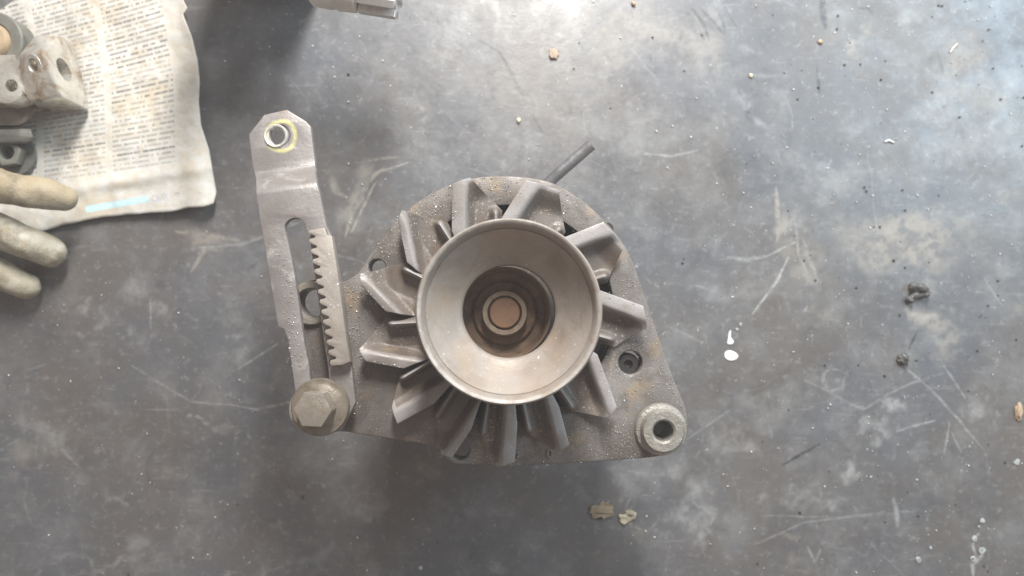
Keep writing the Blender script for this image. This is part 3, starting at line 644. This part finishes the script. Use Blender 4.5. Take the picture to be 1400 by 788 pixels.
# ------------------------------------------------------------------ newspaper
Lb = [(150, -75), (20, 0), (0, 14), (-60, 60), (-75, 150), (-70, 250), (-50, 338)]
Rb = [(244, -75), (249, -20), (251, 2), (256, 11), (250, 20), (262, 50), (270, 82), (273, 110), (272, 140), (275, 172), (286, 205), (291, 235), (296, 262), (292, 277)]
def poly_at(pl, f):
    pl = np.array(pl, float); d = np.concatenate([[0], np.cumsum(np.linalg.norm(np.diff(pl, axis=0), axis=1))]); d /= d[-1]
    return np.array([np.interp(f, d, pl[:, 0]), np.interp(f, d, pl[:, 1])])
def paper_h(x, y):               # the sheet's height above the bench
    h = 0.0022 + 0.0065 * sstep(60, 300, x) * sstep(60, 300, y) ** 2 * 0.6
    h += 0.004 * math.exp(-((x - 268 - (y - 150) * .05) / 22) ** 2)
    h += 0.0020 * math.exp(-(((y + 0.17 * (x - 160)) - 250) / 9) ** 2) * sstep(60, 130, x)
    h += 0.0016 * (mnoise.noise((x / 45, y / 45, 1.7)) + 0.6) + 0.0006 * mnoise.noise((x / 14, y / 14, 5.0))
    h += 0.003 * math.exp(-((x - 120) / 35) ** 2) * (1 - sstep(100, 200, y))
    return max(0.0012, h)
nu, nv_ = 90, 100; vs = []; uv = []; uv2 = []
for j in range(nv_ + 1):
    L = poly_at(Lb, j / nv_); R = poly_at(Rb, j / nv_)
    for i in range(nu + 1):
        u = i / nu; p = L + (R - L) * u
        k = sstep(0.8, 1.0, j / nv_); p[1] += k * (3.5 * math.sin(u * 9.0) - 6 * math.sin(math.pi * u) * 0.6 + 2 * mnoise.noise((u * 14, 2, 1)))
        x, y = p; h = paper_h(x, y); vs.append(P(x, y, h))
        slope = 0.29 - 0.14 * sstep(0, 230, y)
        gut = np.interp(y, [-80, 30, 120, 240, 330], [118, 136, 148, 150, 150])
        uv.append(((x - gut) / 100, (y + slope * (x - 150)) / 100)); uv2.append((x / 100, y / 100))
fs = [(a, a + nu + 1, a + nu + 2, a + 1) for j in range(nv_) for a in range(j * (nu + 1), j * (nu + 1) + nu)]
t = NT('newsprint')
U1 = t.n.new('ShaderNodeUVMap'); U1.uv_map = 'text'; U2 = t.n.new('ShaderNodeUVMap'); U2.uv_map = 'sheet'
tu, tv, _ = t.sep(U1.outputs[0]); su, sv, _ = t.sep(U2.outputs[0])
pitch = 0.066
ln = t.math('DIVIDE', tv, pitch); row = t.math('FLOOR', ln); fr = t.math('FRACT', ln)
band = t.math('MULTIPLY', t.ramp(fr, 0.18, 0.32), t.ramp(fr, 0.62, 0.78, 1, 0))
words = t.ramp(t.noise(1.0, 1, 0.4, co=t.comb(t.math('MULTIPLY', tu, 17.0), t.math('MULTIPLY', row, 7.31))), 0.40, 0.46)
letters = t.ramp(t.noise(1.0, 2, 0.6, co=t.comb(t.math('MULTIPLY', tu, 95.0), t.math('MULTIPLY', row, 3.17), 4.0)), 0.36, 0.58, 0.35, 1.0)
def box1(v, a, b, e=0.01): return t.math('MULTIPLY', t.ramp(v, a, a + e), t.ramp(v, b - e, b, 1, 0))
cols = t.math('MAXIMUM', t.math('MAXIMUM', box1(tu, 0.04, 0.90), box1(tu, -0.90, -0.05)), box1(tu, -1.9, -0.99))
weight = t.ramp(t.noise(1.0, 0, 0.5, co=t.comb(t.math('FLOOR', t.math('MULTIPLY', tu, 1.07)), t.math('MULTIPLY', row, 2.7), 9.0)), 0.35, 0.65, 0.45, 1.0)
ink = t.math('MULTIPLY', t.math('MULTIPLY', band, words), t.math('MULTIPLY', t.math('MULTIPLY', letters, weight), t.math('MULTIPLY', cols, box1(tv, -3, 2.38))))
paper = t.mix(t.ramp(t.noise(9, 5, co=U2.outputs[0]), 0.35, 0.7), (0.545, 0.54, 0.51), (0.50, 0.465, 0.40))
paper = t.mix(t.ramp(t.noise(1.1, 5, 0.65, co=U2.outputs[0]), 0.45, 0.68, 0, 0.75), paper, (0.47, 0.405, 0.30))
c = t.mix(t.math('MULTIPLY', ink, 0.85), paper, (0.10, 0.10, 0.11))
vb = t.math('ADD', sv, t.math('MULTIPLY', t.math('SUBTRACT', su, 1.60), 0.172))
bar = t.math('MULTIPLY', box1(su, 1.165, 2.035, 0.015), box1(vb, 2.74, 2.845, 0.015))
bart = t.math('MULTIPLY', box1(vb, 2.765, 2.815, 0.012), t.ramp(t.noise(30, 2, co=U2.outputs[0]), 0.48, 0.56))
c = t.mix(t.math('MULTIPLY', bar, 0.9), c, t.mix(t.math('MULTIPLY', bart, 0.6), (0.42, 0.62, 0.68), (0.62, 0.76, 0.80)))
thin = t.math('MULTIPLY', t.math('MULTIPLY', box1(su, 1.75, 2.02), box1(vb, 2.69, 2.708, 0.006)), 0.35); c = t.mix(thin, c, (0.3, 0.3, 0.3))
def dist(cx, cy, ky=1.0): return t.math('SQRT', t.math('ADD', t.math('POWER', t.math('SUBTRACT', su, cx), 2.0), t.math('POWER', t.math('MULTIPLY', t.math('SUBTRACT', sv, cy), ky), 2.0)))
d1 = dist(2.115, 2.715); d2 = dist(2.245, 2.685, 0.8); d3 = dist(2.185, 2.73)
logo = t.math('MAXIMUM', box1(d1, 0.028, 0.052, 0.01), t.math('MAXIMUM', box1(d2, 0.018, 0.034, 0.008), box1(d3, 0.008, 0.028, 0.008)))
c = t.mix(t.math('MULTIPLY', logo, 0.6), c, (0.24, 0.27, 0.45))
pg = t.math('MULTIPLY', t.math('MULTIPLY', box1(su, 2.37, 2.46), box1(vb, 2.77, 2.83)), t.ramp(t.noise(26, 1, co=U2.outputs[0]), 0.45, 0.55))
c = t.mix(t.math('MULTIPLY', pg, 0.55), c, (0.25, 0.25, 0.28))
t.set(Base_Color=c, Roughness=0.75, Specular_IOR_Level=0.25)
t.bump(t.noise(7, 6, 0.6, co=U2.outputs[0]), 0.25, 0.002)
news = mesh('newspaper_sheet', vs, fs, t.m, None, 0)
for nm, dat in (('text', uv), ('sheet', uv2)):
    lay = news.data.uv_layers.new(name=nm)
    for lp in news.data.loops: lay.data[lp.index].uv = dat[lp.vertex_index]
md = news.modifiers.new('s', 'SOLIDIFY'); md.thickness = 0.00025
tag(news, 'torn newspaper sheet with columns of small print and a pale blue strip', 'newspaper')

# ------------------------------------------------------------------ glove
t = NT('soiled glove')
x_, y_, z_ = t.sep(t.co)
c = t.mix(t.ramp(t.noise(26, 5, 0.6), 0.35, 0.65), (0.44, 0.42, 0.36), (0.32, 0.28, 0.20))
c = t.mix(t.ramp(t.noise(40, 7, 0.7, co=t.mapping((2, 2, 2))), 0.5, 0.68), c, (0.32, 0.25, 0.14))
c = t.mix(t.ramp(y_, 0.052, 0.066, 0.0, 0.75), c, (0.31, 0.25, 0.155))
c = t.mix(t.ramp(t.noise(75, 8, 0.75, co=t.mapping((6, 1, 3))), 0.46, 0.66, 0, .8), c, (0.17, 0.145, 0.105))
t.set(Base_Color=c, Roughness=0.6, Specular_IOR_Level=0.35)
t.bump(t.voro(1000), 0.3, 0.0005); t.bump(t.noise(100, 4, 0.55), 0.2, 0.002)
bm = bmesh.new()
def limb(pts, radii):
    path = spline([tuple(P(x, y, z)) for x, y, z in pts], 6, False)
    rr = np.interp(np.linspace(0, 1, len(path)), np.linspace(0, 1, len(radii)), radii)
    for p, r_ in zip(path, rr): bmesh.ops.create_icosphere(bm, subdivisions=2, radius=r_, matrix=Matrix.Translation(p) @ Matrix.Diagonal((1, 1, 0.85, 1)))
limb([(-120, 235, .030), (-40, 248, .034), (20, 258, .036), (60, 265, .032), (88, 272, .026)], [.0105, .0102, .0098, .0092, .0078])
limb([(-120, 265, .024), (-40, 300, .026), (0, 316, .026), (35, 331, .022), (68, 344, .0135)], [.0108, .0105, .0103, .0103, .0096])
limb([(-120, 310, .016), (-60, 345, .017), (-20, 365, .017), (10, 380, .0145), (36, 392, .0105)], [.0098, .0095, .0092, .009, .0085])
limb([(-240, 190, .028), (-170, 250, .028), (-120, 270, .024)], [.022, .022, .016]); limb([(-260, 300, .026), (-180, 300, .024), (-110, 300, .020)], [.022, .022, .014])
glove = from_bm('work_glove', bm, t.m)
md = glove.modifiers.new('r', 'REMESH'); md.mode = 'VOXEL'; md.voxel_size = 0.0011; md.use_smooth_shade = True
md = glove.modifiers.new('m', 'SMOOTH'); md.factor = 0.5; md.iterations = 8
bake(glove); glove.data.materials.clear(); glove.data.materials.append(t.m)
gn = len(glove.data.vertices); gco = np.empty(gn * 3, np.float32); gno = np.empty(gn * 3, np.float32)
glove.data.vertices.foreach_get('co', gco); glove.data.vertex_normals.foreach_get('vector', gno); gco = gco.reshape(-1, 3); gno = gno.reshape(-1, 3)
gk = np.array([mnoise.noise(Vector(v) * 70) * 0.0013 + mnoise.noise(Vector(v) * 210) * 0.0003 for v in gco.tolist()], np.float32)
gco = gco + gno * gk[:, None]; gco[:, 2] = np.maximum(gco[:, 2], 0.0004)
glove.data.vertices.foreach_set('co', gco.ravel()); glove.data.update()
for p_ in glove.data.polygons: p_.use_smooth = True
tag(glove, 'soiled cream work glove, its fingers lying over the newspaper edge', 'glove')

# ------------------------------------------------------------------ metal pieces on the newspaper
def hull(name, pts, mat, parent=None, bev=0.0009):
    bm = bmesh.new()
    for p in pts: bm.verts.new(p)
    r_ = bmesh.ops.convex_hull(bm, input=bm.verts)
    bmesh.ops.delete(bm, geom=[g for g in r_['geom_interior'] if isinstance(g, bmesh.types.BMVert)], context='VERTS')
    bmesh.ops.dissolve_limit(bm, angle_limit=math.radians(2), verts=bm.verts, edges=bm.edges)
    bmesh.ops.recalc_face_normals(bm, faces=bm.faces)
    if bev: bmesh.ops.bevel(bm, geom=bm.edges[:], offset=bev, segments=2, profile=0.5, affect='EDGES')
    return from_bm(name, bm, mat, parent, 30)
ZP = 0.0075
E1, E2 = P(57, 72, .047), P(83, 132, .040); L1, L2 = P(24, 76, .040), P(36, 140, .033); R1, R2 = P(84, 46, .022), P(110, 122, .016); T1 = P(48, 47, .032)
def drop(v, z=ZP): return Vector((v.x, v.y, z))
cent = (E1 + E2) / 2 + Vector((-0.006, 0, 0))
base = [Vector((v.x * .94 + cent.x * .06, v.y * .94 + cent.y * .06, ZP)) for v in (L1, L2, R1, R2, T1, E2)]
cast = empty('alloy_casting', drop(cent, ZP), 'bright alloy casting with drilled faces lying on the newspaper', 'casting')
blk = hull('drilled_block', [E1, E2, L1, L2, R1, R2, T1] + base, mAlloy, None, 0.0017)
nL = (E2 - E1).cross(L1 - E1); nL = nL if nL.z > 0 else -nL
nR = (R1 - E1).cross(E2 - E1); nR = nR if nR.z > 0 else -nR
cut(blk, [cutter(P(47, 90, .041), nL, .0036, .011), cutter(P(87, 96, .029), nR, .0068, .022)])
adopt(blk, cast)
pl_ = P(47, 90, .0415); q_ = nL.normalized()
rg_ = lathe('hole_rim', [(.0038, -.001), (.0064, -.001), (.0062, .0007), (.0042, .0007), (.0038, 0), (.0038, -.001)], mBush, pl_, None, 40, rot=q_.to_track_quat('Z', 'Y').to_matrix()); adopt(rg_, cast)
lb = P(8, 112, .034)
lobe = hull('rounded_lug', [lb + Vector((.0115 * math.cos(a), .0125 * math.sin(a), dz)) for a in np.linspace(0, 6.28, 20) for dz in (0, -.012)] + [P(26, 74, .038), P(30, 138, .030), P(-20, 75, .032)]
            + [drop(lb) + Vector((.010 * math.cos(a), .011 * math.sin(a), 0)) for a in np.linspace(0, 6.28, 14)], mAlloy, None, 0.001)
cut(lobe, [cutter(P(17, 118, .034), (0.25, 0, 1), .0034, .01)]); adopt(lobe, cast)
bs = P(-8, 58, .020)
bush = empty('bush', drop(bs), 'dark round bush with a tan rubber core behind the alloy casting', 'bush')
adopt(lathe('outer_sleeve', [(.0105, ZP), (.0175, ZP), (.0175, .021), (.0166, .022), (.0112, .022), (.0105, .021), (.0105, ZP)], mGrey, (bs.x, bs.y, 0), None, 56), bush)
adopt(lathe('rubber_core', [(0, ZP), (.0103, ZP), (.0103, .0225), (.0088, .0245), (0, .025)], mTan, (bs.x, bs.y, 0), None, 48), bush)
ib = hull('iron_block', [P(x, y, z) for x, y, z in ((-30, 148, .024), (52, 146, .020), (44, 160, .018), (30, 172, .020), (-30, 172, .022), (-30, 148, .009), (54, 146, .009), (46, 162, .009), (28, 174, .009), (-30, 175, .009))], mIron)
tag(ib, 'brown iron piece half under the alloy casting', 'metal block')
gb = hull('steel_block', [P(x, y, z) for x, y, z in ((-40, 178, .022), (42, 176, .020), (46, 190, .019), (34, 196, .018), (-40, 198, .020), (-40, 177, .009), (44, 176, .009), (48, 191, .009), (36, 198, .009), (-40, 199, .009))], mGrey)
tag(gb, 'smooth grey steel block between the brown iron piece and the lock nut', 'metal block')
nb = P(14, 210, .012)
ln_ = empty('lock_nut', (nb.x, nb.y, ZP), 'grey nut on a washer just above the glove finger', 'nut')
adopt(lathe('washer', [(.0035, ZP - .001), (.0125, ZP - .001), (.0125, ZP + .001), (.0035, ZP + .001), (.0035, ZP - .001)], mGrey, (nb.x, nb.y, 0), None, 48), ln_)
nh = [(nb.x + .0085 * math.cos(math.radians(a)), nb.y + .0085 * math.sin(math.radians(a))) for a in range(10, 370, 60)]
adopt(link('nut_body', plate_mesh([nh, circle((nb.x, nb.y), .0042)], ZP + .0011, .0155, .0006), mGrey, None, 30), ln_)

# ------------------------------------------------------------------ splined shaft at the top edge
def sh(px, py, z): return P(px, py, z)
zs = 0.078
tipc = P(546, -7, zs); dirv = Vector((-math.cos(math.radians(9.0)), math.sin(math.radians(9.0)), 0))
rotx = dirv.to_track_quat('Z', 'Y').to_matrix()
shaft = empty('splined_shaft', (tipc.x + dirv.x * .088, tipc.y + dirv.y * .088, 0), 'shaft with a white collar and bright splined tip at the top edge', 'shaft')
def along(name, prof, mat, n=72): return adopt(lathe(name, prof, mat, tipc, None, n, rot=rotx), shaft)
along('collar', [(0, .0202), (.0114, .0202), (.0124, .0212), (.0127, .030), (.0122, .031), (.0122, .0325), (.0127, .0335), (.0124, .043), (.0110, .0445), (0, .0445)], mWhite)
along('shaft_body', [(0, .0446), (.0095, .0446), (.0090, .12), (.0080, .122), (0, .122)], mShaft)
fc = tipc + dirv * .088; sd = Vector((-dirv.y, dirv.x, 0)); sd = sd if sd.y < 0 else -sd
rib_q = [fc + dirv * a + sd * b for a, b in ((-.008, .001), (.008, .001), (.008, -.0235), (-.008, -.0235))]
adopt(prism('clamp_lug', [(p.x, p.y) for p in rib_q], zs - .006, zs + .006, mShaft, None, .001), shaft)
fq = [fc + dirv * a + sd * b for a, b in ((-.026, -.0245), (.026, -.0245), (.026, -.070), (-.026, -.070))]
adopt(prism('shadow_foot', [(p.x, p.y) for p in fq], 0.0002, zs + .006, mShaft, None, .002), shaft)  # unseen foot added under the shaft, sized and placed to shade the bench
nt = 8; gp = []
for k in range(nt):
    for da, r_ in ((-.5, .0086), (-.30, .0089), (-.20, .0126), (.20, .0126), (.30, .0089)):
        a = 2 * math.pi * (k + da * 1.0) / nt; gp.append((r_ * math.cos(a), r_ * math.sin(a)))
gm = plate_mesh([gp], 0.0, .0195, .0007)
gm.transform(Matrix.Translation(tipc) @ rotx.to_4x4()); adopt(link('spline_gear', gm, mSpline, None, 30), shaft)
along('tip_groove', [(0, .0193), (.0081, .0193), (.0081, .0204), (0, .0204)], mShaft)
along('shaft_tip', [(0, -.0025), (.0046, -.0025), (.0052, -.0015), (.0052, .001), (0, .001)], mSpline)

# ------------------------------------------------------------------ crumbs and chips on the bench
def lump(name, px, py, rx, ry, rz, mat, label, cat, seed, rot=0.0, rough=0.35, sub=3, group=None):
    bm = bmesh.new(); bmesh.ops.create_icosphere(bm, subdivisions=sub, radius=1.0); s3 = Vector((seed * 3.1, seed * 1.7, seed))
    for v in bm.verts:
        k = 1 + rough * mnoise.noise(v.co * 1.5 + s3) + rough * 0.6 * mnoise.noise(v.co * 4 + s3)
        v.co = v.co * k
    for v in bm.verts: v.co = Vector((v.co.x * rx, v.co.y * ry, max(v.co.z, -0.55) * rz))
    zmin = min(v.co.z for v in bm.verts)
    p = P(px, py, 0.0); M_ = Matrix.Translation((p.x, p.y, -zmin + 0.00005)) @ Matrix.Rotation(math.radians(rot), 4, 'Z')
    bm.transform(M_); o = from_bm(name, bm, mat, None, 45)
    return tag(o, label, cat, group)
# curled scrap of rubber
sc = []
pth = [(1243, 393), (1252, 391), (1263, 395), (1266, 402), (1256, 403), (1247, 406), (1243, 413)]
pp = spline([tuple(P(x, y, .0028 + .0012 * math.sin(i))) for i, (x, y) in enumerate(pth)], 5, False)
bm = tube_mesh(pp, [.0015 + .0010 * abs(math.sin(i * .5)) for i in range(len(pp))], 12)
bmesh.ops.subdivide_edges(bm, edges=bm.edges[:], cuts=1)
for v in bm.verts:
    v.co += Vector((1, 1, .6)) * mnoise.noise(v.co * 500) * .0008; v.co.z = max(v.co.z, .00005)
o = from_bm('rubber_scrap', bm, mRubber, None, 0); tag(o, 'largest black curled rubber scrap on the pale spill at right', 'scrap')
lump('dark_clod', 1233, 491, .0028, .0036, .003, mRubber, 'small crumbly dark clod below the curled rubber scrap', 'crumb', 4, 20, .6)
def flake(name, pts, mat, label, cat, seed):
    lp = px_loop(spline(pts, 2), 0.0); m_ = plate_mesh([lp], 0.0001, .0009, .0002)
    bm = bmesh.new(); bm.from_mesh(m_); bpy.data.meshes.remove(m_); bmesh.ops.triangulate(bm, faces=bm.faces[:]); bmesh.ops.subdivide_edges(bm, edges=bm.edges[:], cuts=2)
    for v in bm.verts:
        k = 0.5 + 0.5 * mnoise.noise(Vector((v.co.x * 220 + seed, v.co.y * 220, seed)))
        if v.co.z > .0005: v.co.z += .0022 * k * k
        v.co.x += .0013 * mnoise.noise(v.co * 700 + Vector((seed, 0, 0))); v.co.y += .0013 * mnoise.noise(v.co * 700 + Vector((0, seed, 0)))
    return tag(from_bm(name, bm, mat, None, 30), label, cat)
flake('tan_flake', [(807, 692), (816, 691), (822, 687), (829, 686), (836, 691), (838, 698), (835, 706), (826, 707), (817, 708), (808, 705)], mFlake, 'larger tan flake below the alternator, left of the straw one', 'flake', 2)
flake('straw_flake', [(846, 704), (854, 703), (858, 697), (865, 699), (869, 706), (862, 712), (852, 716), (848, 712)], mStraw, 'ragged straw-coloured flake right of the larger tan flake', 'flake', 8)
flake('thin_chip', [(751, 70), (756, 66), (763, 69), (764, 77), (758, 82), (752, 78)], mFlakeP, 'thin pale orange chip alone on the bench near the top edge', 'chip', 5)
lump('rust_chip', 1391, 562, .0019, .0055, .0018, mChipO, 'rusty orange chip at the right edge of the picture', 'chip', 6, -8, .5)
for px, py, s, m_, nm, lab in ((709, 165, .0013, mChipY, 'seed', 'pale yellow seed up and left of the cable stub'), (1026, 104, .0012, mChipY, 'seed', 'pale yellow seed far up and right of the cable stub'),
                               (866, 6, .0014, mChipO, 'pebble', 'tan pebble close to the top edge of the picture'), (1121, 58, .0013, mChipO, 'pebble', 'tan pebble under the dark vertical smear at upper right')):
    lump(nm, px, py, s, s * 1.15, s, m_, lab, nm, px, 30, .3, 2)
bm = tube_mesh([P(1299, 72, .0006), P(1303, 66, .0007), P(1309, 60, .0006)], [.0004, .0006, .0004], 8); tag(from_bm('white_splinter', bm, mGrit, None, 40), 'thin white splinter at the upper right of the bench', 'splinter')
bm = tube_mesh([P(1210, 194, .0006), P(1215, 192, .0008), P(1222, 195, .0006)], [.0005, .0008, .0005], 8); tag(from_bm('white_shred', bm, mGrit, None, 40), 'short white shred right of the alternator, upper bench', 'shred')
# dried white paint on the bench
def splash(pts, m_=mPaint):
    return plate('paint_splash', [px_loop(spline(pts, 4), 0.0)], .0002, .0006, m_, bench, .0002)
splash([(991, 482), (997, 479), (1005, 482), (1009, 487), (1005, 492), (997, 493), (991, 489)])
splash([(996, 455), (999, 452), (999, 461), (1003, 467), (1000, 471), (994, 470), (995, 463)])
for x, y, r_ in ((1007, 450, 2.0), (1012, 444, 2.2), (1343, 712, 3.6), (1338, 720, 1.6), (1332, 737, 4.2), (1342, 752, 4.6), (1330, 764, 3.6), (1255, 765, 4.0), (1390, 632, 4.2), (575, 776, 2.8), (1272, 749, 2.2), (1190, 652, 1.6)):
    rr_ = random.Random(x); splash([(x + r_ * rr_.uniform(.75, 1.3) * math.cos(a), y + r_ * rr_.uniform(.75, 1.3) * math.sin(a)) for a in np.linspace(0, 2 * math.pi, 8, endpoint=False)], mPaintOld)
# grit nobody could count
rnd = random.Random(23)
for nm, mt, cnt, szs, lab in (('pale_grit', mGrit, 760, (.00016, .0002, .00022, .00028, .0003, .0004, .0007), 'fine pale grit scattered over the bench'), ('dark_grit', mCrumbD, 170, (.0003, .0004, .0006, .0009), 'fine dark crumbs scattered over the bench')):
    bm = bmesh.new(); n = 0
    while n < cnt:
        x, y = rnd.uniform(0, 1400), rnd.uniform(0, 788)
        wgt = 0.22 + 0.78 * sstep(750, 1250, x) * (0.55 + 0.45 * (1 - y / 788)) + (0.25 if 420 < x < 720 and y < 330 else 0)
        if nm == 'dark_grit': wgt = 0.08 + 0.9 * sstep(900, 1250, x) * (1 - 0.6 * y / 788) + (0.4 if y < 140 and 780 < x < 1150 else 0)
        if rnd.random() > wgt or (x < 300 and y < 330) or (inside((x, y), outline)): continue
        s_ = rnd.choice(szs); octa(bm, P(x, y, 0) + Vector((0, 0, s_ * .6)), s_, rnd); n += 1
    o = from_bm(nm, bm, mt); tag(o, lab, 'grit', kind='stuff')

# ------------------------------------------------------------------ added haze volume standing in for lens veil glare
t = bpy.data.materials.new('veil haze'); t.use_nodes = True; t.node_tree.nodes.clear()
vo = t.node_tree.nodes.new('ShaderNodeVolumePrincipled'); vo.inputs['Color'].default_value = (0.98, 0.98, 1.0, 1); vo.inputs['Density'].default_value = HAZE
t.node_tree.links.new(vo.outputs[0], t.node_tree.nodes.new('ShaderNodeOutputMaterial').inputs['Volume'])
x0, x1, y0, y1, z0, z1 = -.8, .8, -.5, .6, -1.03, .55
hz_ = mesh('haze', [(x, y, z) for z in (z0, z1) for x, y in ((x0, y0), (x1, y0), (x1, y1), (x0, y1))], [(0, 3, 2, 1), (4, 5, 6, 7), (0, 1, 5, 4), (1, 2, 6, 5), (2, 3, 7, 6), (3, 0, 4, 7)], t)
tag(hz_, 'thin pale haze added over the bench for lens veil glare', 'haze', kind='stuff')
